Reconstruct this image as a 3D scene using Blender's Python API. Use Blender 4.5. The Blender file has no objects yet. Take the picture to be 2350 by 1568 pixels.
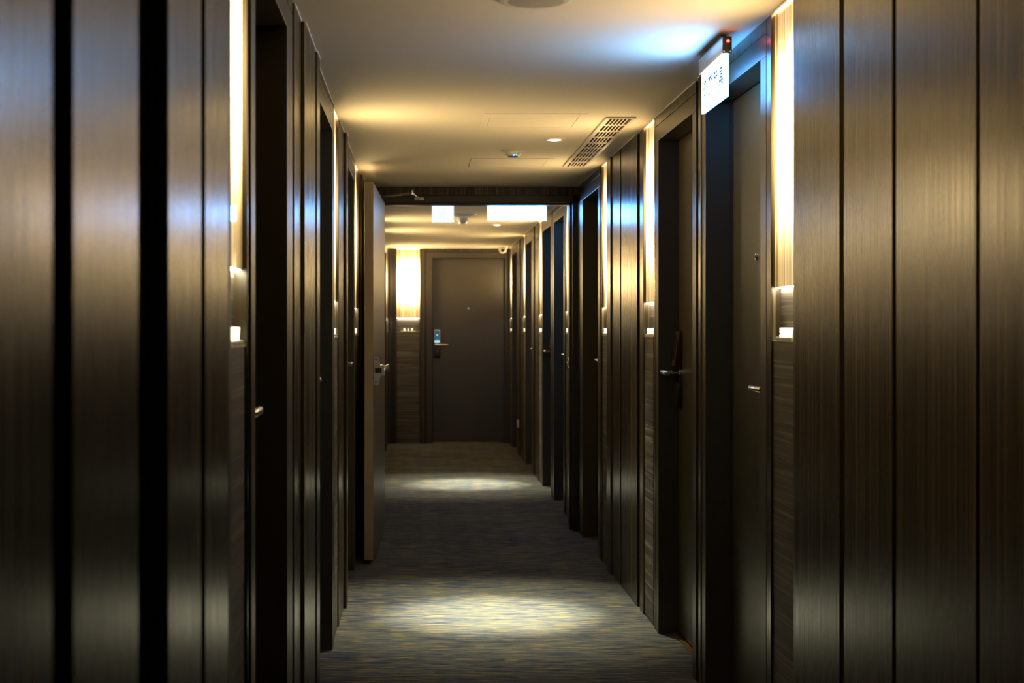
import bpy, bmesh, math, random
from mathutils import Vector, Matrix
random.seed(7)
scene = bpy.context.scene
COL = scene.collection

# ------------------------------------------------------------------ camera frame of reference
F = 3500.0            # focal length in photo pixels (2350 wide)
CX, CY = 962.0, 755.0 # where the corridor vanishes in the photo
EYE = 1.321
CEIL = 2.25
XR, XL = 1.036, -0.356      # planes of the door casings on the two long walls
YF = F / 199.0              # plane of the end wall
YB = -3.0
def yr(x, off=0.0): return F * (XR - off) / (x - CX)
def yl(x, off=0.0): return F * (-XL - off) / (CX - x)

def P(wall, u, d, z):
    """u along the wall, d into the wall from its casing plane, z up."""
    if wall == 'R': return Vector((XR + d, u, z))
    if wall == 'L': return Vector((XL - d, u, z))
    return Vector((u, YF + d, z))

# ------------------------------------------------------------------ materials
def new_mat(name):
    m = bpy.data.materials.new(name); m.use_nodes = True
    nt = m.node_tree; nt.nodes.clear()
    out = nt.nodes.new('ShaderNodeOutputMaterial')
    b = nt.nodes.new('ShaderNodeBsdfPrincipled')
    nt.links.new(b.outputs[0], out.inputs[0])
    return m, nt, b
def plain(name, col, rough=0.5, metal=0.0, spec=0.5, coat=0.0):
    m, nt, b = new_mat(name)
    b.inputs['Base Color'].default_value = (*col, 1); b.inputs['Roughness'].default_value = rough
    b.inputs['Metallic'].default_value = metal; b.inputs['Specular IOR Level'].default_value = spec
    b.inputs['Coat Weight'].default_value = coat
    # faint surface unevenness so nothing is perfectly flat
    n = nt.nodes.new('ShaderNodeTexNoise'); n.inputs['Scale'].default_value = 60
    tc = nt.nodes.new('ShaderNodeTexCoord'); nt.links.new(tc.outputs['Object'], n.inputs['Vector'])
    mr = nt.nodes.new('ShaderNodeMapRange'); mr.inputs[3].default_value = max(0, rough - .04); mr.inputs[4].default_value = min(1, rough + .04)
    nt.links.new(n.outputs['Fac'], mr.inputs[0]); nt.links.new(mr.outputs[0], b.inputs['Roughness'])
    return m
def emit(name, col, strength, rough=0.3):
    m, nt, b = new_mat(name)
    b.inputs['Base Color'].default_value = (*[min(1, c * .8) for c in col], 1); b.inputs['Roughness'].default_value = rough
    b.inputs['Emission Color'].default_value = (*col, 1); b.inputs['Emission Strength'].default_value = strength
    return m
def mathn(nt, op, a, b=None, c=None, clamp=False):
    n = nt.nodes.new('ShaderNodeMath'); n.operation = op; n.use_clamp = clamp
    for i, v in enumerate((a, b, c)):
        if v is None: continue
        if isinstance(v, (int, float)): n.inputs[i].default_value = v
        else: nt.links.new(v, n.inputs[i])
    return n.outputs[0]
def scaled(nt, sx, sy, sz, seed=True):
    tc = nt.nodes.new('ShaderNodeTexCoord')
    mp = nt.nodes.new('ShaderNodeMapping'); mp.inputs['Scale'].default_value = (sx, sy, sz)
    nt.links.new(tc.outputs['Object'], mp.inputs['Vector'])
    if not seed: return mp.outputs[0]
    oi = nt.nodes.new('ShaderNodeObjectInfo')
    ad = nt.nodes.new('ShaderNodeVectorMath'); ad.operation = 'ADD'
    ml = mathn(nt, 'MULTIPLY', oi.outputs['Random'], 57.0)
    cb = nt.nodes.new('ShaderNodeCombineXYZ'); nt.links.new(ml, cb.inputs[0]); nt.links.new(ml, cb.inputs[1]); nt.links.new(ml, cb.inputs[2])
    nt.links.new(mp.outputs[0], ad.inputs[0]); nt.links.new(cb.outputs[0], ad.inputs[1])
    return ad.outputs[0]
def noise(nt, vec, scale, detail=2, rough=.5, dist=0.0):
    n = nt.nodes.new('ShaderNodeTexNoise'); n.inputs['Scale'].default_value = scale
    n.inputs['Detail'].default_value = detail; n.inputs['Roughness'].default_value = rough; n.inputs['Distortion'].default_value = dist
    nt.links.new(vec, n.inputs['Vector']); return n.outputs['Fac']
def ramp(nt, fac, stops, interp='LINEAR'):
    r = nt.nodes.new('ShaderNodeValToRGB'); r.color_ramp.interpolation = interp
    e = r.color_ramp.elements
    e[0].position, e[0].color = stops[0][0], (*stops[0][1], 1)
    e[1].position, e[1].color = stops[-1][0], (*stops[-1][1], 1)
    for p, c in stops[1:-1]:
        k = e.new(p); k.color = (*c, 1)
    nt.links.new(fac, r.inputs[0]); return r.outputs[0]

def veneer(name, horizontal=False, dark=(.020, .015, .006), mid=(.036, .027, .011), light=(.17, .129, .064), rough=.25, spec=.5):
    m, nt, b = new_mat(name)
    if horizontal: v1, v2 = scaled(nt, 1.3, 1.3, 130), scaled(nt, .9, .9, 38)
    else:          v1, v2 = scaled(nt, 150, 150, .07), scaled(nt, 30, 30, .12)
    f1 = noise(nt, v1, 1.0, 2, .55, .2 if horizontal else 0)
    f2 = noise(nt, v2, 1.0, 2, .5, .2 if horizontal else 0)
    s = f1; b.inputs['Specular IOR Level'].default_value = spec
    base = ramp(nt, f2, [(.32, dark), (.62, mid)])
    ln = nt.nodes.new('ShaderNodeMapRange'); ln.inputs[1].default_value = .52; ln.inputs[2].default_value = .76; nt.links.new(f1, ln.inputs[0])
    mx = nt.nodes.new('ShaderNodeMix'); mx.data_type = 'RGBA'; nt.links.new(ln.outputs[0], mx.inputs[0]); nt.links.new(base, mx.inputs[6]); mx.inputs[7].default_value = (*light, 1)
    c = mx.outputs[2]
    nt.links.new(c, b.inputs['Base Color'])
    mr = nt.nodes.new('ShaderNodeMapRange'); mr.inputs[1].default_value = .3; mr.inputs[2].default_value = .7
    mr.inputs[3].default_value = rough - .05; mr.inputs[4].default_value = rough + .06
    nt.links.new(s, mr.inputs[0]); nt.links.new(mr.outputs[0], b.inputs['Roughness'])
    bp = nt.nodes.new('ShaderNodeBump'); bp.inputs['Strength'].default_value = .02; bp.inputs['Distance'].default_value = .001
    nt.links.new(f1, bp.inputs['Height']); nt.links.new(bp.outputs[0], b.inputs['Normal'])
    return m

M = {}
M['wood'] = veneer('dark vertical veneer')
M['wood_h'] = veneer('grey horizontal veneer', True, (.05, .043, .034), (.11, .097, .078), (.30, .27, .22), .55, .3)
M['paint'] = plain('taupe door paint', (.048, .040, .019), .38, spec=.8)
M['fire_paint'] = plain('fire door paint', (.21, .17, .11), .36)
M['edge'] = plain('door edge paled as if lit', (.40, .32, .21), .4)  # paler than the leaf paint, in place of light falling on the edge
M['casing'] = plain('taupe casing paint', (.050, .041, .026), .36)
M['black'] = plain('near black paint', (.010, .008, .007), .45)
M['frame_dark'] = plain('dark bronze paint', (.028, .022, .016), .35)
M['white'] = plain('white plastic', (.78, .76, .72), .35)
M['grille'] = plain('pale lacquered metal', (.72, .66, .60), .35)
M['ceiling'] = plain('matt ceiling paint', (.80, .76, .68), .85, spec=.2)
M['chrome'] = plain('satin steel', (.72, .66, .56), .22, 1.0)
M['brass'] = plain('brass', (.70, .46, .17), .3, 1.0)
M['alu'] = plain('brushed aluminium', (.80, .82, .85), .32, .8)
M['blackplastic'] = plain('black plastic', (.012, .012, .014), .35)
M['reader'] = plain('dark red-brown metal', (.06, .025, .014), .3, .6)
M['dim'] = plain('grey speaker mesh', (.42, .40, .37), .6)
M['duct'] = plain('dark duct', (.05, .035, .025), .7)
M['plinth'] = plain('cream acrylic', (.80, .73, .50), .3)
M['number'] = emit('glowing cream acrylic', (1.0, .88, .58), 2.4)
M['shelf'] = plain('pale laminate edge', (.55, .49, .38), .4)
M['caulk'] = plain('white sealant', (.75, .74, .72), .6)
SIGNC = (.13, .44, 1.0)
M['sign'] = emit('lit sign acrylic', (.24, .54, 1.0), 38.0)
M['signback'] = emit('dimmer back of the sign', (.10, .40, 1.0), 13.0)
M['signfar'] = emit('lit sign acrylic farther', SIGNC, 31.0)
M['signcyan'] = emit('lit exit sign acrylic', (.32, .72, .86), 3.0)
M['letter'] = emit('blue sign lettering', (.01, .16, .50), .9)
M['letterpale'] = emit('pale sign lettering', (.55, .85, 1.0), 1.3)
M['letterdot'] = emit('small blue lettering', (.05, .30, .60), 1.0)
M['red'] = emit('red indicator', (1.0, .012, .004), 50.0)
M['blueled'] = emit('blue indicator', (.1, .4, 1.0), 8.0)
M['greenled'] = emit('green indicator', (.05, .8, .3), 3.0)
M['screen'] = emit('lit blue keypad', (.02, .10, .20), .55, .15)
M['screenedge'] = emit('lit cyan edge', (.25, .75, .95), 1.1)
M['icon'] = emit('lit keypad icon', (.3, .75, .8), .9)
M['lens'] = emit('warm lamp lens', (1.0, .80, .50), 14.0)
M['slot'] = emit('warm light slot', (1.0, .86, .60), 65.0)
M['slottop'] = emit('warm light slot above', (1.0, .70, .30), 130.0)

def glass_mat():
    m, nt, b = new_mat('striped backlit glass')
    v = scaled(nt, 1, 1, 0)
    f1 = noise(nt, v, 75, 2, .6); f2 = noise(nt, v, 33, 1, .5)
    s = mathn(nt, 'ADD', mathn(nt, 'MULTIPLY', f1, .7), mathn(nt, 'MULTIPLY', f2, .3))
    c = ramp(nt, s, [(.38, (.30, .16, .035)), (.45, (.55, .34, .10)), (.50, (1.0, .75, .34)), (.55, (.62, .35, .13)), (.61, (1.0, .82, .44))])
    tc = nt.nodes.new('ShaderNodeTexCoord'); sp = nt.nodes.new('ShaderNodeSeparateXYZ'); nt.links.new(tc.outputs['Object'], sp.inputs[0])
    z = sp.outputs[2]
    def sm(a, bb):
        r = nt.nodes.new('ShaderNodeMapRange'); r.interpolation_type = 'SMOOTHSTEP'
        r.inputs[1].default_value = a; r.inputs[2].default_value = bb; nt.links.new(z, r.inputs[0]); return r.outputs[0]
    # the tube behind the glass sits in the middle of its height
    prof = mathn(nt, 'POWER', mathn(nt, 'MULTIPLY', sm(1.44, 1.92), sm(2.26, 1.86)), 2.0)
    st = mathn(nt, 'ADD', mathn(nt, 'MULTIPLY', prof, GLASS_HI), GLASS_LO)
    # emission shaped by direction: cut steeply downward, barely upward, to keep lower walls dark
    g = nt.nodes.new('ShaderNodeNewGeometry'); si = nt.nodes.new('ShaderNodeSeparateXYZ'); nt.links.new(g.outputs['Incoming'], si.inputs[0])
    st = mathn(nt, 'MULTIPLY', st, mathn(nt, 'POWER', mathn(nt, 'SUBTRACT', 1.0, mathn(nt, 'MULTIPLY', si.outputs[2], si.outputs[2])), mathn(nt, 'MULTIPLY_ADD', mathn(nt, 'LESS_THAN', si.outputs[2], 0.0), LOBE - LOBE_UP, LOBE_UP)))
    nt.links.new(c, b.inputs['Base Color']); nt.links.new(c, b.inputs['Emission Color']); nt.links.new(st, b.inputs['Emission Strength'])
    b.inputs['Roughness'].default_value = .04
    return m
LOBE, LOBE_UP = 4.0, .1
GLASS_HI, GLASS_LO = 44.0, .75
M['glass'] = glass_mat()

def carpet_mat():
    m, nt, b = new_mat('striped carpet')
    v1 = scaled(nt, 8, 150, 1, False); v2 = scaled(nt, 4.5, 50, 1, False); v3 = scaled(nt, 420, 420, 1, False); v4 = scaled(nt, 1.1, 3.2, 1, False)
    v5 = scaled(nt, 7, 120, 3, False)
    f1 = noise(nt, v1, 1, 3, .6); f2 = noise(nt, v2, 1, 2, .5); f3 = noise(nt, v3, 1, 2, .7); f4 = noise(nt, v4, 1, 2, .5); f5 = noise(nt, v5, 1, 2, .55)
    s = mathn(nt, 'ADD', mathn(nt, 'MULTIPLY', f1, .5), mathn(nt, 'ADD', mathn(nt, 'MULTIPLY', f2, .32), mathn(nt, 'MULTIPLY', f4, .18)))
    c = ramp(nt, s, [(.34, (.012, .020, .050)), (.43, (.038, .053, .100)), (.49, (.100, .115, .130)), (.545, (.140, .148, .142)), (.60, (.22, .21, .16)), (.66, (.07, .09, .13))])
    g = nt.nodes.new('ShaderNodeMapRange'); g.inputs[1].default_value = .58; g.inputs[2].default_value = .66; nt.links.new(f5, g.inputs[0])
    mx = nt.nodes.new('ShaderNodeMix'); mx.data_type = 'RGBA'; nt.links.new(g.outputs[0], mx.inputs[0]); nt.links.new(c, mx.inputs[6]); mx.inputs[7].default_value = (.46, .33, .11, 1)
    mu = nt.nodes.new('ShaderNodeMix'); mu.data_type = 'RGBA'; mu.blend_type = 'MULTIPLY'; mu.inputs[0].default_value = .8
    nt.links.new(mx.outputs[2], mu.inputs[6])
    gr = ramp(nt, f3, [(.3, (.35, .35, .35)), (.7, (1.35, 1.35, 1.35))]); nt.links.new(gr, mu.inputs[7])
    nt.links.new(mu.outputs[2], b.inputs['Base Color'])
    b.inputs['Roughness'].default_value = .95; b.inputs['Specular IOR Level'].default_value = .1
    bp = nt.nodes.new('ShaderNodeBump'); bp.inputs['Strength'].default_value = .5; bp.inputs['Distance'].default_value = .004
    h = mathn(nt, 'ADD', f3, mathn(nt, 'MULTIPLY', f1, 1.5)); nt.links.new(h, bp.inputs['Height']); nt.links.new(bp.outputs[0], b.inputs['Normal'])
    return m
M['carpet'] = carpet_mat()

# ------------------------------------------------------------------ mesh helpers
class MB:
    def __init__(s): s.bm = bmesh.new()
    def hexa(s, pts, bev=0.0):
        """pts: 8 corners, order bottom ring (4) then top ring (4)."""
        bm = bmesh.new()
        v = [bm.verts.new(p) for p in pts]
        for f in ((3, 2, 1, 0), (4, 5, 6, 7), (0, 1, 5, 4), (1, 2, 6, 5), (2, 3, 7, 6), (3, 0, 4, 7)):
            bm.faces.new([v[i] for i in f])
        if bev > 0: bmesh.ops.bevel(bm, geom=bm.edges[:], offset=bev, segments=2, affect='EDGES', profile=.5)
        s.merge(bm); return s
    def box(s, x0, x1, y0, y1, z0, z1, bev=0.0):
        return s.hexa([(x0, y0, z0), (x1, y0, z0), (x1, y1, z0), (x0, y1, z0), (x0, y0, z1), (x1, y0, z1), (x1, y1, z1), (x0, y1, z1)], bev)
    def wbox(s, w, u0, u1, d0, d1, z0, z1, bev=0.0):
        a, c = P(w, u0, d0, z0), P(w, u1, d1, z1)
        return s.box(min(a.x, c.x), max(a.x, c.x), min(a.y, c.y), max(a.y, c.y), min(z0, z1), max(z0, z1), bev)
    def merge(s, bm, mat=None):
        me = bpy.data.meshes.new('t'); bm.to_mesh(me); bm.free()
        if mat: me.transform(mat)
        s.bm.from_mesh(me); bpy.data.meshes.remove(me)
    def lathe(s, prof, n=32, at=(0, 0, 0), axis=(0, 0, 1)):
        """prof: (radius, height) along axis; closed at the ends."""
        bm = bmesh.new(); rings = []
        for r, h in prof:
            rings.append([bm.verts.new((r * math.cos(2 * math.pi * i / n), r * math.sin(2 * math.pi * i / n), h)) for i in range(n)])
        for a, b in zip(rings, rings[1:]):
            for i in range(n): bm.faces.new((a[i], a[(i + 1) % n], b[(i + 1) % n], b[i]))
        bm.faces.new(rings[0][::-1]); bm.faces.new(rings[-1])
        q = Vector((0, 0, 1)).rotation_difference(Vector(axis).normalized()).to_matrix().to_4x4()
        s.merge(bm, Matrix.Translation(Vector(at)) @ q); return s
    def cyl(s, a, b, r, n=20, round_=0.0):
        a, b = Vector(a), Vector(b); L = (b - a).length
        pr = [(r, 0), (r, L)] if not round_ else [(r - round_, 0), (r - .3 * round_, .3 * round_), (r, round_), (r, L - round_), (r - .3 * round_, L - .3 * round_), (r - round_, L)]
        return s.lathe(pr, n, a, b - a)
    def prism(s, pts, depth_vec):
        bm = bmesh.new(); d = Vector(depth_vec)
        a = [bm.verts.new(Vector(p)) for p in pts]; b = [bm.verts.new(Vector(p) + d) for p in pts]
        bm.faces.new(a[::-1]); bm.faces.new(b)
        for i in range(len(a)): bm.faces.new((a[i], a[(i + 1) % len(a)], b[(i + 1) % len(a)], b[i]))
        s.merge(bm); return s
    def build(s, name, mat, parent=None, smooth=False):
        bmesh.ops.recalc_face_normals(s.bm, faces=s.bm.faces[:])
        me = bpy.data.meshes.new(name); s.bm.to_mesh(me); s.bm.free()
        me.materials.append(M[mat])
        if smooth:
            for p in me.polygons: p.use_smooth = True
            me.set_sharp_from_angle(angle=math.radians(35))
        o = bpy.data.objects.new(name, me); COL.objects.link(o)
        if parent is not None:
            o.parent = parent; o.matrix_parent_inverse = Matrix.Translation(-Vector(parent.location))
        return o
def tag(o, label=None, cat=None, group=None, kind=None):
    if label: o['label'] = label
    if cat: o['category'] = cat
    if group: o['group'] = group
    if kind: o['kind'] = kind
    return o
def thing(name, loc, label=None, cat=None, group=None, kind=None):
    o = bpy.data.objects.new(name, None); o.empty_display_size = .1; COL.objects.link(o); o.location = loc
    return tag(o, label, cat, group, kind)
def text_mesh(body, size, extrude, width=1.0, spacing=1.0, bevel=0.0, offset=0.0):
    cu = bpy.data.curves.new('txt', 'FONT'); cu.body = body; cu.size = size; cu.extrude = extrude
    cu.align_x = 'CENTER'; cu.align_y = 'BOTTOM_BASELINE'; cu.space_character = spacing; cu.bevel_depth = bevel; cu.offset = offset
    o = bpy.data.objects.new('txt', cu); COL.objects.link(o)
    bpy.context.view_layer.update()
    me = bpy.data.meshes.new_from_object(o.evaluated_get(bpy.context.evaluated_depsgraph_get()))
    bpy.data.objects.remove(o); bpy.data.curves.remove(cu)
    bm = bmesh.new(); bm.from_mesh(me); bpy.data.meshes.remove(me)
    for v in bm.verts: v.co.x *= width
    return bm
def wall_frame(w, u, d, z):
    """matrix that stands text on a wall, readable from the corridor"""
    n = {'R': Vector((-1, 0, 0)), 'L': Vector((1, 0, 0)), 'F': Vector((0, -1, 0))}[w]
    up = Vector((0, 0, 1)); right = up.cross(n)
    m = Matrix((right, up, n)).transposed().to_4x4(); m.translation = P(w, u, d, z); return m

# ------------------------------------------------------------------ shell
fl = MB().box(XL - .4, XR + .4, YB, YF + .3, -.1, 0).build('floor', 'carpet'); tag(fl, 'blue and gold striped corridor carpet', 'floor', kind='structure')
ce = MB().box(XL - .4, XR + .4, YB, YF + .3, CEIL, CEIL + .12).build('ceiling', 'ceiling'); tag(ce, 'plain pale corridor ceiling', 'ceiling', kind='structure')

PANELS = {'L': [], 'R': [], 'F': []}   # (u0, u1, off, material)
DOORS = {'L': [], 'R': [], 'F': []}    # casing spans left open in the backing
wall = {w: thing({'L': 'wall_left', 'R': 'wall_right', 'F': 'wall_back'}[w], (0, 0, 0), kind='structure') for w in 'LRF'}
tag(wall['L'], 'dark veneer panelled wall along one side of the corridor, with the open fire door', 'wall')
tag(wall['R'], 'dark veneer panelled wall along the side of the corridor under the hanging escape sign', 'wall')
tag(wall['F'], 'panelled end wall that closes the corridor', 'wall')

def panel(w, u0, u1, off=0.0, mat='wood', z0=0.0, z1=CEIL, name='wall_panel'):
    u0, u1 = min(u0, u1), max(u0, u1)
    PANELS[w].append((u0, u1, off))
    return MB().wbox(w, u0, u1, -off, .03, z0, z1, .0018).build(name, mat, wall[w])
def xp(w, xa, xb, off=0.0, mat='wood'):
    f = yr if w == 'R' else yl
    return panel(w, f(xa, off), f(xb, off), off, mat)

DTOP, FTOP, REC = 2.138, 2.205, .088
dn = [0]
def door(w, o0, o1, c0, c1, lever, label, lit=False):
    """o0..o1 clear opening, c0..c1 outer edges of the casing, lever: 'near' or 'far' end"""
    dn[0] += 1
    D = thing(f'door_{dn[0]}', P(w, (o0 + o1) / 2, 0, 0), label, 'door', kind='structure')
    DOORS[w].append((c0, c1))
    m = MB()
    m.wbox(w, c0, o0, 0, .14, 0, DTOP, .002); m.wbox(w, o1, c1, 0, .14, 0, DTOP, .002); m.wbox(w, c0, c1, 0, .14, DTOP, FTOP, .002)
    m.build('door_frame', 'casing', D)
    MB().wbox(w, c0, c1, 0, .14, FTOP + .002, CEIL, .001).build('head_panel', 'wood', D)
    leaf = MB().wbox(w, o0 + .003, o1 - .003, REC, REC + .045, .010, DTOP - .003, .002).build('door_leaf', 'paint', D)
    MB().wbox(w, o0, o1, REC - .022, REC - .001, 0, .007, .001).build('threshold', 'brass', D)
    uc = (o0 + o1) / 2
    ax = P(w, 0, -1, 0) - P(w, 0, 0, 0)
    ph = MB().lathe([(.013, 0), (.013, .003), (.010, .006), (.006, .006)], 20, P(w, uc, REC, 1.561), ax).build('peephole', 'chrome', D, True)
    MB().lathe([(.0055, 0), (.0045, .002), (.002, .003)], 16, P(w, uc, REC - .0055, 1.561), ax).build('peephole_lens', 'blackplastic', ph, True)
    e, sg = (o0, 1) if lever == 'near' else (o1, -1)
    # electronic lock: slanted reader, lever, lower box
    ra, rb = e + sg * .022, e + sg * .092
    rd = MB().hexa([P(w, ra, REC - .034, 1.160), P(w, rb, REC - .034, 1.160), P(w, rb, REC, 1.160), P(w, ra, REC, 1.160),
                    P(w, ra, REC - .018, 1.311), P(w, rb, REC - .018, 1.311), P(w, rb, REC, 1.311), P(w, ra, REC, 1.311)], .003).build('card_reader', 'alu' if lit else 'reader', D, True)
    def face(u, z, lift):  # a point on the slanted front of the reader
        return P(w, u, REC - .034 + (z - 1.160) / .151 * .016 - lift, z)
    def slab(u0, u1, z0, z1, l0, l1, name, mat, par):
        q = [face(u0, z0, l1), face(u1, z0, l1), face(u1, z0, l0), face(u0, z0, l0), face(u0, z1, l1), face(u1, z1, l1), face(u1, z1, l0), face(u0, z1, l0)]
        return MB().hexa(q).build(name, mat, par)
    if not lit: slab(ra, rb, 1.162, 1.310, -.001, .0009, 'edge_trim', 'brass', rd)
    slab(ra + sg * .008, rb - sg * .008, 1.188, 1.300, -.001, .0015, 'screen', 'screen' if lit else 'blackplastic', rd)
    if lit: slab(ra + sg * .004, rb - sg * .004, 1.163, 1.184, -.001, .0012, 'light_bar', 'screenedge', rd)
    um = (ra + rb) / 2
    if lit: slab(um - .010, um + .010, 1.193, 1.198, 0, .0022, 'light_mark', 'icon', rd)
    q = [face(um - .010, 1.258, .002), face(um + .010, 1.258, .002), face(um + .003, 1.236, .002), face(um - .003, 1.236, .002)]
    if lit: MB().prism(q, ax * .0006).build('card_symbol', 'icon', rd)
    MB().wbox(w, ra, rb, REC - .024, REC, .984, 1.090, .004).build('lock_box', 'blackplastic', D, True)
    up = e + sg * .045; zl = 1.134
    lv = MB(); lv.lathe([(.024, 0), (.024, .006), (.019, .008)], 24, P(w, up, REC, zl), ax)
    lv.cyl(P(w, up, REC - .004, zl), P(w, up, .014, zl), .009); lv.cyl(P(w, up - sg * .012, .012, zl), P(w, e + sg * .185, .012, zl), .0105, 20, .002)
    lv.build('lever_handle', 'chrome', D, True)
    return D

GLZ, SHZ = 1.442, 1.288
def niche(w, u0, u1, label, numlabel, fin='far'):
    """striped backlit glass above a shelf with a room number on it"""
    u0, u1 = min(u0, u1), max(u0, u1)
    PANELS[w].append((u0, u1, 0))
    W = thing('wall_light', P(w, (u0 + u1) / 2, 0, GLZ), label, 'wall light', 'striped wall lights')
    MB().wbox(w, u0, u1, .012, .026, GLZ, CEIL - .006).build('striped_glass', 'glass', W)
    MB().wbox(w, u0 + .004, u1 - .004, .0135, .0285, GLZ - .0015, GLZ - .0002).build('light_slot', 'slot', W)
    MB().wbox(w, u0 + .004, u1 - .004, .024, .029, CEIL - .0058, CEIL - .0005).build('light_slot', 'slottop', W)
    MB().wbox(w, u0, u1, .0285, .0301, SHZ, GLZ + .03).build('back_board', 'wood_h', W)
    MB().wbox(w, u0, u1, .004, .03, SHZ - .005, SHZ, .001).build('shelf', 'shelf', W)
    b = MB().wbox(w, u0, u1, .006, .03, 0, SHZ - .005, .001).build('wall_panel', 'wood_h', wall[w])
    um = (u0 + u1) / 2
    n = thing('room_number', P(w, um, .012, SHZ), numlabel, 'number', 'room numbers on the shelves')
    MB().wbox(w, um - .088, um + .088, .0035, .021, SHZ, SHZ + .010, .002).build('plinth', 'plinth', n)
    for ch, k in zip('517', (-1, 0, 1)):
        mb = MB(); rt = wall_frame(w, um, .013, SHZ + .010)
        bm = text_mesh(ch, .037, .0065, 1.35, offset=.0006)
        mb.merge(bm, rt @ Matrix.Translation((k * .043, 0, 0)))
        mb.build('digit', 'number', n)
    if fin == 'far':
        panel(w, u1, u1 + .010, 0)

# ------------------------------------------------------------------ wall along the open fire door (L)
panel('L', YB, yl(120, .010), .010)
panel('L', yl(168, .010), yl(318, .010), .010)
xp('L', 386, 462, .010); xp('L', 471, 523.5, .010); xp('L', 523.7, 530.8, .009, 'black')
niche('L', yl(531), yl(568), 'striped glass wall light just before the nearest door opposite the escape sign',
      'cream room number in the first niche of the wall opposite the escape sign')
door('L', yl(586), yl(659), yl(577), yl(671), 'near', 'black-looking recessed door just past the wall light opposite the hanging escape sign')
xp('L', 675, 690.7, 0); xp('L', 699.3, 724.8, .0105); xp('L', 727.0, 734.4, .014)
o1 = yl(763); o0 = o1 - .85
door('L', o0, o1, o0 - .07, yl(767.3), 'near', 'navy-tinted recessed door, second along the wall opposite the escape sign')
niche('L', yl(769.5), yl(777.3), 'narrow strip of lit striped glass just past the second door opposite the escape sign',
      'cream room number glimpsed past the second door opposite the escape sign')
panel('L', yl(777.3) + .011, yl(788.8), 0); panel('L', yl(789, 0), yl(798.8, .013), .013)
o1 = yl(812.5); o0 = o1 - .82
door('L', o0, o1, o0 - .05, yl(814.5), 'far', 'dark recessed door, the last one before the open fire door leaf')
niche('L', yl(818), yl(822.3), 'sliver of striped wall light beside the free edge of the open fire door',
      'cream room number glimpsed beside the free edge of the open fire door')
panel('L', yl(822.3) + .011, yl(826.0), 0); panel('L', yl(826.2), yl(836, .015), .015); panel('L', yl(836), F / 353, 0)
# beyond the fire door
panel('L', F / 339, F / 274, 0); 
niche('L', F / 273.5, F / 267, 'striped wall light on the far side of the fire doorway, behind the open leaf', 'cream room number behind the open fire door leaf, first past the doorway')
panel('L', F / 267 + .011, F / 246.5, 0)
niche('L', F / 246, F / 240, 'striped wall light deeper behind the open fire door leaf', 'cream room number behind the open leaf, second past the doorway')
panel('L', F / 240 + .011, F / 232, 0)
door('L', F / 227, F / 213, F / 231, F / 210.5, 'near', 'dark door beside the far end wall, glimpsed past the open fire door leaf')
panel('L', F / 210, F / 207, 0)
niche('L', F / 206.5, F / 201.5, 'thin sliver of striped wall light in the end wall corner, past the open fire door', 'cream room number in the far corner past the open fire door')
panel('L', F / 201.5 + .011, YF, 0)

# ------------------------------------------------------------------ wall under the escape sign (R)
panel('R', YB, yr(2248), 0); xp('R', 2240, 2056); xp('R', 2047.5, 1936.5); xp('R', 1926.5, 1820.5)
niche('R', yr(1820), yr(1769.5), 'brightest striped glass wall light, between broad veneer panels and the door under the escape sign',
      'cream room number in the niche next to the door under the escape sign', fin=None)
xp('R', 1769.3, 1759.3)
door('R', yr(1745), yr(1619), yr(1758.3), yr(1608), 'near', 'taupe door right under the hanging escape sign, lit blue at the top')
xp('R', 1607.5, 1602.5, .004)
door('R', yr(1589), yr(1511), yr(1597), yr(1504), 'far', 'taupe door next past the one under the escape sign, with a brass line at its foot')
xp('R', 1503.6, 1501.0)
niche('R', yr(1496), yr(1476.5), 'striped wall light level with the near end of the ceiling air grille',
      'cream room number in the niche below the near end of the air grille', fin=None)
xp('R', 1476.3, 1468.3); xp('R', 1462, 1425.6); xp('R', 1423, 1404.2); panel('R', yr(1404.0), yr(1392, .008), .008)
niche('R', yr(1391.5), yr(1380.5), 'narrow striped wall light just before the last door ahead of the fire doorway',
      'cream room number beside the last door ahead of the fire doorway')
door('R', yr(1372), yr(1337), yr(1377.5), yr(1331), 'near', 'shadowed door right before the fire doorway, on the escape sign side')
xp('R', 1330.5, 1326)
panel('R', F / 339.5, F / 329, 0)
niche('R', F / 328.5, F / 323.5, 'sliver of striped wall light just inside the fire doorway, by the first blue door', 'cream room number just inside the fire doorway by the first blue door')
door('R', yr(1293), yr(1271), yr(1295.5), yr(1268.3), 'near', 'deep blue door, first one past the fire doorway')
door('R', yr(1264), yr(1245), yr(1266.3), yr(1242.7), 'far', 'deep blue door, second one past the fire doorway')
niche('R', yr(1241), yr(1236), 'striped wall light right after the second blue door', 'cream room number right after the second blue door')
xp('R', 1235.2, 1228); xp('R', 1224.8, 1222.5)
door('R', yr(1219.6), yr(1206), yr(1222.2), yr(1204.3), 'near', 'dark brown door, third one past the fire doorway')
niche('R', yr(1203.6), yr(1200), 'striped wall light right after the dark brown third door past the fire doorway', 'cream room number right after the third door past the fire doorway')
xp('R', 1199.3, 1196); xp('R', 1192, 1188.4)
door('R', yr(1186), yr(1175), yr(1188), yr(1173.5), 'near', 'dark door squeezed against the end wall beneath the dome camera')
niche('R', yr(1173), yr(1170.3), 'brass-toned sliver of striped wall light in the corner under the dome camera', 'cream room number in the corner under the dome camera')
panel('R', yr(1170.3) + .011, YF, 0)

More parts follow.
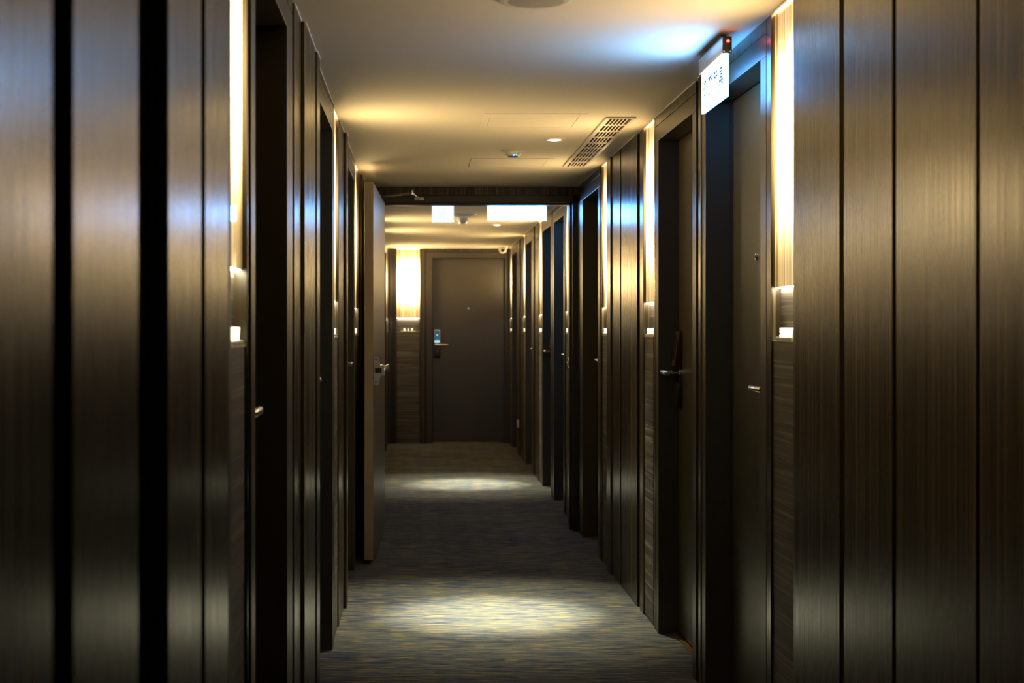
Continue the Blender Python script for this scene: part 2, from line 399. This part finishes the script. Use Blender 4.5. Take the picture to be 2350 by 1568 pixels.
# ------------------------------------------------------------------ end wall (F)
def fx(x): return (x - CX) / 199.0
panel('F', XL, fx(909.5), 0)
niche('F', fx(910.5), fx(963), 'wide glowing striped glass wall light on the end wall, left of its door', 'cream room number on the end wall shelf beneath the glowing glass', fin=None)
panel('F', fx(964), fx(977.5), 0)
door('F', fx(992), fx(1159), fx(978.6), fx(1171), 'near', 'grey-brown door facing down the corridor in the middle of the end wall', True)
if fx(1171.5) < XR: panel('F', fx(1171.5), XR, 0)

# dark backing behind panels and gaps, cut out at the doors
for w in 'LRF':
    lo, hi = (YB, YF) if w != 'F' else (XL - .03, XR + .03)
    mb = MB(); a = lo
    for c0, c1 in sorted(DOORS[w]) + [(hi, hi)]:
        if c0 > a: mb.wbox(w, a, c0, .0302, .14, 0, CEIL)
        a = c1
    mb.build('wall_backing', 'black', wall[w])
    # sealant bead where the panelling meets the ceiling
    cb = MB()
    for u0, u1, off in PANELS[w]: 
        if u1 - u0 > .03: cb.wbox(w, u0, u1, -off - .0035, -off + .002, CEIL - .004, CEIL)
    for c0, c1 in DOORS[w]: cb.wbox(w, c0, c1, -.0035, .002, CEIL - .004, CEIL)
    cb.build('sealant_bead', 'caulk', wall[w])
bk = MB().box(XL - .2, XR + .2, YB - .1, YB, 0, CEIL).build('wall_front', 'wood'); tag(bk, 'veneered wall behind the viewpoint', 'wall', kind='structure')

# ------------------------------------------------------------------ fire doorway with its open leaf
dn[0] += 1
P0, P1 = F / 351.0, F / 340.0
FD = thing(f'door_{dn[0]}', (.35, P0, 0), 'wide dark fire doorway across the corridor with its leaf folded open', 'door', kind='structure')
jl, jr, zt = -.285, 1.0035, 2.150
m = MB()
m.box(XL - .03, jl, P0, P1, 0, 2.195, .002); m.box(jr, XR + .03, P0, P1, 0, 2.195, .002); m.box(XL - .03, XR + .03, P0, P1, zt, 2.195, .002)
m.build('door_frame', 'frame_dark', FD)
m = MB(); m.box(jl, jl + .014, P0 + .06, P0 + .12, 0, zt); m.box(jr - .014, jr, P0 + .06, P0 + .12, 0, zt); m.box(jl, jr, P0 + .06, P0 + .12, zt - .014, zt)
m.build('door_stop', 'black', FD)
MB().box(XL - .03, XR + .03, P0 + .005, P1 - .005, 2.197, CEIL, .001).build('head_panel', 'wood', FD)
N0 = F / 409.0
def lf(y): return -.257 + .032 * (y - N0) / (P0 - N0)
def fdp(d, y, z): return Vector((lf(y) + d, y, z))
def fbox(mb, d0, d1, y0, y1, z0, z1, bev=0):
    return mb.hexa([fdp(d0, y0, z0), fdp(d1, y0, z0), fdp(d1, y1, z0), fdp(d0, y1, z0), fdp(d0, y0, z1), fdp(d1, y0, z1), fdp(d1, y1, z1), fdp(d0, y1, z1)], bev)
leaf = fbox(MB(), -.052, 0, N0, P0 - .004, .022, 2.145, .003).build('door_leaf', 'fire_paint', FD)
fbox(MB(), -.050, -.002, N0 - .0015, N0 + .003, .024, 2.143, .0005).build('added_lit_edge', 'edge', leaf)  # thin added strip, its pale colour stands in for light on the free edge
# rim lock and push bar
b = MB().prism([fdp(.001, N0 - .004, 1.006), fdp(.028, N0 - .004, 1.006), fdp(.041, N0 - .004, 1.059), fdp(.062, N0 - .004, 1.059), fdp(.062, N0 - .004, 1.113),
                fdp(.041, N0 - .004, 1.113), fdp(.028, N0 - .004, 1.167), fdp(.001, N0 - .004, 1.167)], (0, .006, 0)).build('lock_plate', 'alu', leaf)
m = MB(); fbox(m, .001, .068, N0 + .002, N0 + .50, 1.059, 1.106, .004); fbox(m, .022, .030, N0 + .002, N0 + .50, 1.104, 1.113, .002); fbox(m, .058, .068, N0 + .002, N0 + .50, 1.104, 1.113, .002)
m.build('push_bar', 'chrome', leaf, True)
fbox(MB(), .010, .046, N0 - .010, N0 - .0035, 1.074, 1.101, .001).build('latch_bolt', 'frame_dark', leaf)
for zz in (1.022, 1.151): MB().cyl(fdp(.014, N0 - .0055, zz), fdp(.014, N0 - .003, zz), .004, 12).build('screw', 'blackplastic', leaf)
MB().cyl(fdp(.066, N0 + .14, 1.082), fdp(.074, N0 + .14, 1.082), .014, 20, .002).build('lock_cylinder', 'blackplastic', leaf, True)
# closer arm over the top of the leaf
br = Vector((.0, P0, 2.172)); el = Vector((-.043, F / 370, 2.166)); en = Vector((-.262, F / 361, 2.162))
m = MB(); m.box(-.030, .031, P0 - .006, P0 + .001, 2.163, 2.181, .001); m.build('closer_bracket', 'chrome', FD)
m = MB(); m.cyl(br + Vector((0, -.004, 0)), el, .0065, 12, .001); m.cyl(el + Vector((0, 0, -.004)), en, .006, 12, .001); m.cyl(el + Vector((0, 0, -.012)), el + Vector((0, 0, .018)), .009, 16, .002)
m.build('closer_arm', 'chrome', FD, True)
MB().box(-.340, -.308, F / 361 - .15, F / 361 + .12, 2.080, 2.135, .004).build('closer_body', 'alu', FD, True)
MB().cyl((-.300, F / 361, 2.135), (-.300, F / 361, 2.170), .008).build('closer_pivot', 'chrome', FD, True)
m = MB(); m.box(jr - .018, jr - .0005, P0 + .14, P0 + .20, 1.06, 1.13, .002); m.box(jr - .024, jr - .012, P0 + .15, P0 + .19, 1.075, 1.10, .002); m.build('strike', 'chrome', FD, True)

# ------------------------------------------------------------------ hanging signs
def lettering(body, size, mat_, name, parent, frame, width=1.0, spacing=1.0, x=0.0, y=0.0, offset=0.0):
    mb = MB(); mb.merge(text_mesh(body, size, .0003, width, spacing, offset=offset), frame @ Matrix.Translation((x, y, 0)))
    return mb.build(name, mat_, parent)
y0, y1 = F / 736.0, F / 677.6
S = thing('escape_sign', (.96, (y0 + y1) / 2, CEIL), 'brightly lit escape sign with blue characters and a red lamp, hung from the ceiling', 'sign', 'lit hanging signs')
hs = MB().box(.9465, .9735, y0, y1, 2.181, 2.232, .003).build('housing', 'alu', S, True)
MB().box(.9455, .9745, y0 - .004, y0 + .001, 2.180, 2.233, .002).build('end_cap', 'blackplastic', hs, True)
MB().cyl((.962, y0 - .0075, 2.218), (.962, y0 - .004, 2.218), .0045, 16, .001).build('red_lamp', 'red', hs, True)
for xx in (.9505, .9695): MB().cyl((xx, y0 - .006, 2.1865), (xx, y0 - .003, 2.1865), .0035, 12, .001).build('screw', 'chrome', hs, True)
m = MB(); m.box(.949, .971, y0 + .02, y1 - .02, 2.2325, 2.238); m.box(.953, .968, y0 + .06, y0 + .10, 2.236, CEIL); m.box(.953, .968, y1 - .10, y1 - .06, 2.236, CEIL); m.build('ceiling_bracket', 'frame_dark', S)
MB().box(.9560, .9605, y0 + .004, y1 - .004, 2.0475, 2.181, .001).build('lit_plate', 'sign', S)
MB().box(.9607, .9660, y0 + .004, y1 - .004, 2.0475, 2.181, .001).build('back_plate', 'signback', S)
fr = Matrix.Identity(4); rt, up_, n_ = Vector((0, -1, 0)), Vector((0, 0, 1)), Vector((-1, 0, 0))
fr = Matrix((rt, up_, n_)).transposed().to_4x4(); fr.translation = (.9555, (y0 + y1) / 2, 2.0475)
lettering('避難器具', .066, 'letter', 'lettering', S, fr, 1.14, 1.28, 0, .050, .0019)
lettering('Escape', .030, 'letterdot', 'lettering', S, fr, 1.22, 1.2, -.098, .019, .0009); lettering('Equipment', .030, 'letterdot', 'lettering', S, fr, 1.22, 1.2, .077, .019, .0009)

ys = F / 333.0
def front_frame(x, z, y):
    q = Matrix((Vector((1, 0, 0)), Vector((0, 0, 1)), Vector((0, -1, 0)))).transposed().to_4x4(); q.translation = (x, y, z); return q
xa, xb = (1119 - CX) / 333, (1254 - CX) / 333
S2 = thing('escape_sign', ((xa + xb) / 2, ys, CEIL), 'long white lit sign hung across the corridor just past the fire doorway', 'sign', 'lit hanging signs')
MB().box(xa - .01, xb + .01, ys - .012, ys + .012, 2.196, 2.238, .003).build('housing', 'alu', S2, True)
MB().box(xa + .05, xb - .05, ys - .006, ys + .006, 2.237, CEIL).build('ceiling_bracket', 'frame_dark', S2)
MB().box(xa, xb, ys - .005, ys + .005, 2.067, 2.197, .001).build('lit_plate', 'signfar', S2)
q = front_frame((xa + xb) / 2, 2.067, ys - .0056)
lettering('避難器具', .050, 'letterpale', 'lettering', S2, q, 1.1, 1.3, 0, .060); lettering('Escape', .026, 'letterpale', 'lettering', S2, q, 1.2, 1.2, -.084, .022); lettering('Equipment', .026, 'letterpale', 'lettering', S2, q, 1.2, 1.2, .066, .022)
xa, xb = (991 - CX) / 333, (1041.5 - CX) / 333
S3 = thing('exit_sign', ((xa + xb) / 2, ys, CEIL), 'small square cyan-white exit sign with a running figure, past the fire doorway', 'sign', 'lit hanging signs')
MB().box(xa - .008, xb + .008, ys - .012, ys + .012, 2.196, 2.238, .003).build('housing', 'alu', S3, True)
MB().box(xa + .03, xb - .03, ys - .006, ys + .006, 2.237, CEIL).build('ceiling_bracket', 'frame_dark', S3)
MB().box(xa, xb, ys - .005, ys + .005, 2.057, 2.197, .001).build('lit_plate', 'signcyan', S3)
q = front_frame((xa + xb) / 2, 2.062, ys - .0054)
def flat(polys, name, parent):
    mb = MB()
    for pl in polys: mb.prism([q @ Vector((a, b_, 0)) for a, b_ in pl], (0, -.0004, 0))
    return mb.build(name, 'letterpale', parent)
W_ = (xb - xa) / 2
flat([[(-W_, -.004), (W_, -.004), (W_, .004), (-W_, .004)], [(-W_, .0), (-W_ + .008, .0), (-W_ + .008, .11), (-W_, .11)], [(W_ - .008, 0), (W_, 0), (W_, .11), (W_ - .008, .11)]], 'border', S3)
flat([[(.004, .078), (.012, .074), (.020, .078), (.022, .086), (.016, .092), (.007, .090)],                      # head
      [(-.012, .066), (.004, .074), (.012, .066), (-.004, .040), (-.016, .044)],                                # torso
      [(-.014, .068), (-.034, .060), (-.034, .048), (-.028, .048), (-.028, .056), (-.010, .060)],               # arm back
      [(.006, .070), (.022, .052), (.034, .056), (.034, .050), (.020, .044), (.002, .060)],                     # arm front
      [(-.016, .046), (-.020, .030), (-.042, .024), (-.042, .016), (-.014, .022), (-.006, .042)],               # leg back
      [(-.008, .044), (.010, .034), (.006, .010), (.016, .010), (.020, .038), (.000, .050)]], 'running_figure', S3)

# ------------------------------------------------------------------ ceiling fittings
def access(xa, xb, sn, sf, label):
    a, b = F / sn, F / sf; mx_, my = (xa + xb) / 2, (a + b) / 2
    T = thing('access_panel', (mx_, my, CEIL), label, 'access panel', 'ceiling access panels')
    t = .033; z0 = CEIL - .0025
    m = MB(); m.box(xa, xb, a, a + t, z0, CEIL, .0008); m.box(xa, xb, b - t, b, z0, CEIL, .0008); m.box(xa, xa + t, a + t, b - t, z0, CEIL, .0008); m.box(xb - t, xb, a + t, b - t, z0, CEIL, .0008)
    m.build('frame', 'ceiling', T)
    m = MB(); m.box(xa + t + .002, xb - t - .002, a + t + .002, b - t - .002, CEIL - .0018, CEIL, .0006); m.build('hatch', 'ceiling', T)
access(.275, .731, 532, 497, 'square ceiling access panel nearer than the round downlight')
access(.284, .735, 421.6, 400, 'square ceiling access panel just past the smoke detector with blue light')
access(.122, .572, 260, 252.5, 'faint square ceiling access panel above the far downlight past the fire doorway')
access(.122, .572, 215, 209, 'square ceiling access panel nearest the end wall')

V = thing('air_grille', (.886, F / 455, CEIL), 'long white rectangular air grille let into the ceiling', 'vent')
xa, xb, a, b = .8185, .9515, F / 524, F / 403
t0, t1 = .020, .016
m = MB(); z0 = CEIL - .007
m.box(xa, xa + t0, a + .022, b - .022, z0, CEIL, .001); m.box(xb - t1, xb, a + .022, b - .022, z0, CEIL, .001); m.box(xa, xb, a, a + .022, z0, CEIL, .001); m.box(xa, xb, b - .022, b, z0, CEIL, .001)
m.build('frame', 'grille', V)
MB().box(xa + t0, xb - t1, a + .02, b - .02, CEIL - .0012, CEIL - .0004).build('duct_opening', 'duct', V)
ix0, ix1 = xa + t0, xb - t1; pitch = (ix1 - ix0) / 6
for i in range(1, 6):
    x = ix0 + i * pitch
    MB().hexa([(x - .005, a + .02, CEIL - .0062), (x + .001, a + .02, CEIL - .0062), (x + .001, b - .02, CEIL - .0062), (x - .005, b - .02, CEIL - .0062),
               (x + .003, a + .02, CEIL - .0013), (x + .006, a + .02, CEIL - .0013), (x + .006, b - .02, CEIL - .0013), (x + .003, b - .02, CEIL - .0013)]).build('blade', 'grille', V)
for k in range(1, 9):
    y = a + .022 + (b - a - .044) * k / 9
    MB().box(ix0, ix1, y - .013, y + .013, CEIL - .0065, CEIL - .0013, .001).build('cross_bar', 'grille', V)

def downlight(x, s, tx, ts, label, power):
    y = F / s
    T = thing('downlight', (x, y, CEIL), label, 'ceiling lamp', 'round downlights')
    MB().lathe([(.030, .004), (.036, .0), (.050, .001), (.052, .004), (.052, .006)], 40, (x, y, CEIL - .006)).build('trim_ring', 'white', T, True)
    MB().lathe([(.012, 0), (.026, .002), (.030, .005)], 32, (x, y, CEIL - .0085)).build('lens', 'lens', T, True)
    for deg, share in ((29, .80), (60, .20)):   # reflector core and its spill
        L = bpy.data.lights.new('lamp_beam', 'SPOT'); L.energy = power * share; L.color = (1.0, .94, .66); L.spot_size = math.radians(deg); L.spot_blend = 1.0; L.shadow_soft_size = .025
        o = bpy.data.objects.new('lamp_beam', L); COL.objects.link(o); o.parent = T; o.location = (0, 0, -.02)
        o.rotation_euler = (Vector((tx, F / ts, 0)) - Vector((x, y, CEIL))).to_track_quat('-Z', 'Y').to_euler()
downlight(.663, 469, .34, 496, 'lit round downlight beside the air grille', 1500)
downlight(.693, 257.8, .41, 270, 'lit round downlight past the fire doorway', 1300)

def lathe_thing(name, parts, x, y, label, cat, group=None):
    T = thing(name, (x, y, CEIL), label, cat, group)
    for nm, mat_, prof in parts: MB().lathe(prof, 40, (x, y, CEIL), (0, 0, -1)).build(nm, mat_, T, True)
    return T
T = lathe_thing('smoke_detector', [('base', 'white', [(.060, 0), (.060, .003), (.052, .005)]), ('body', 'white', [(.042, .004), (.043, .014), (.038, .024), (.030, .030)]), ('sensor_ring', 'blackplastic', [(.031, .028), (.027, .0325), (.010, .0325)])],
                .491, F / 440, 'white smoke detector with a blue light, beside the downlight and air grille', 'smoke detector', 'smoke detectors')
for dx, mt in ((0, 'blueled'), (.014, 'greenled')):
    MB().lathe([(.0035, 0), (.003, .002), (.0015, .003)], 12, (.491 + dx, F / 440 - .036, CEIL - .026), (0, -.6, -.8)).build('indicator_light', mt, T, True)
lathe_thing('smoke_detector', [('base', 'white', [(.072, 0), (.072, .004), (.060, .006)]), ('body', 'white', [(.050, .004), (.051, .022), (.044, .036), (.034, .044)]), ('sensor_ring', 'alu', [(.036, .043), (.032, .054), (.020, .056)])],
            .362, F / 276, 'smoke detector next to the small exit sign past the fire doorway', 'smoke detector', 'smoke detectors')
for x, y, lb, mt in ((.326, 4.272, 'round ceiling speaker cut by the top edge of the picture', 'dim'), (.36, F / 284, 'round ceiling speaker behind the small exit sign', 'dim')):
    lathe_thing('ceiling_speaker', [('rim', 'white', [(.106, 0), (.106, .005), (.101, .011), (.088, .014), (.079, .012)]), ('mesh_cover', mt, [(.080, .010), (.078, .0125), (.04, .0135), (.01, .014)])], x, y, lb, 'speaker', 'ceiling speakers')
# dome camera on the ceiling by the end wall
T = thing('dome_camera', (.945, 17.25, CEIL), 'small white dome camera on the ceiling above the end wall door', 'camera')
MB().lathe([(.054, 0), (.054, .012), (.050, .026), (.046, .030)], 40, (.945, 17.25, CEIL), (0, 0, -1)).build('base', 'white', T, True)
MB().lathe([(.046, .0), (.045, .014), (.038, .030), (.026, .040), (.010, .046)], 40, (.945, 17.25, CEIL - .029), (0, 0, -1)).build('dome', 'white', T, True)
MB().lathe([(.019, 0), (.018, .004), (.010, .009), (.003, .011)], 24, (.940, 17.212, CEIL - .047), (-.1, -.9, -.35)).build('lens', 'blackplastic', T, True)
# socket low on the wall
T = thing('wall_socket', (XR, F / 219, .335), 'small pale socket plate low on the wall before the end door', 'socket')
yy = yr(1190.3)
MB().wbox('R', yy - .035, yy + .035, -.018, .0, .295, .375, .004).build('plate', 'white', T, True)
MB().wbox('R', yy - .018, yy + .018, -.020, -.017, .318, .352, .001).build('outlet_face', 'shelf', T)

# ------------------------------------------------------------------ camera
cam = bpy.data.cameras.new('camera'); co = bpy.data.objects.new('camera', cam); COL.objects.link(co)
co.location = (0, 0, EYE); co.rotation_euler = (math.pi / 2, 0, 0)
cam.sensor_width = 36; cam.lens = F / 2350 * 36
cam.shift_x = (1175 - CX) / 2350; cam.shift_y = (CY - 784) / 2350
cam.clip_start = .05; cam.clip_end = 60
cam.dof.use_dof = True; cam.dof.focus_distance = 6.2; cam.dof.aperture_fstop = 5.0
scene.camera = co

w = bpy.data.worlds.new('world'); scene.world = w; w.use_nodes = True
w.node_tree.nodes['Background'].inputs[0].default_value = (0, 0, 0, 1)
scene.view_settings.view_transform = 'Standard'; scene.view_settings.look = 'None'; scene.view_settings.gamma = 1; scene.view_settings.exposure = 0
scene.view_settings.use_curve_mapping = False
scene.cycles.use_denoising = True; scene.cycles.max_bounces = 10; scene.cycles.diffuse_bounces = 6; scene.cycles.glossy_bounces = 6
scene.cycles.sample_clamp_indirect = 8.0; scene.cycles.caustics_reflective = False; scene.cycles.caustics_refractive = False
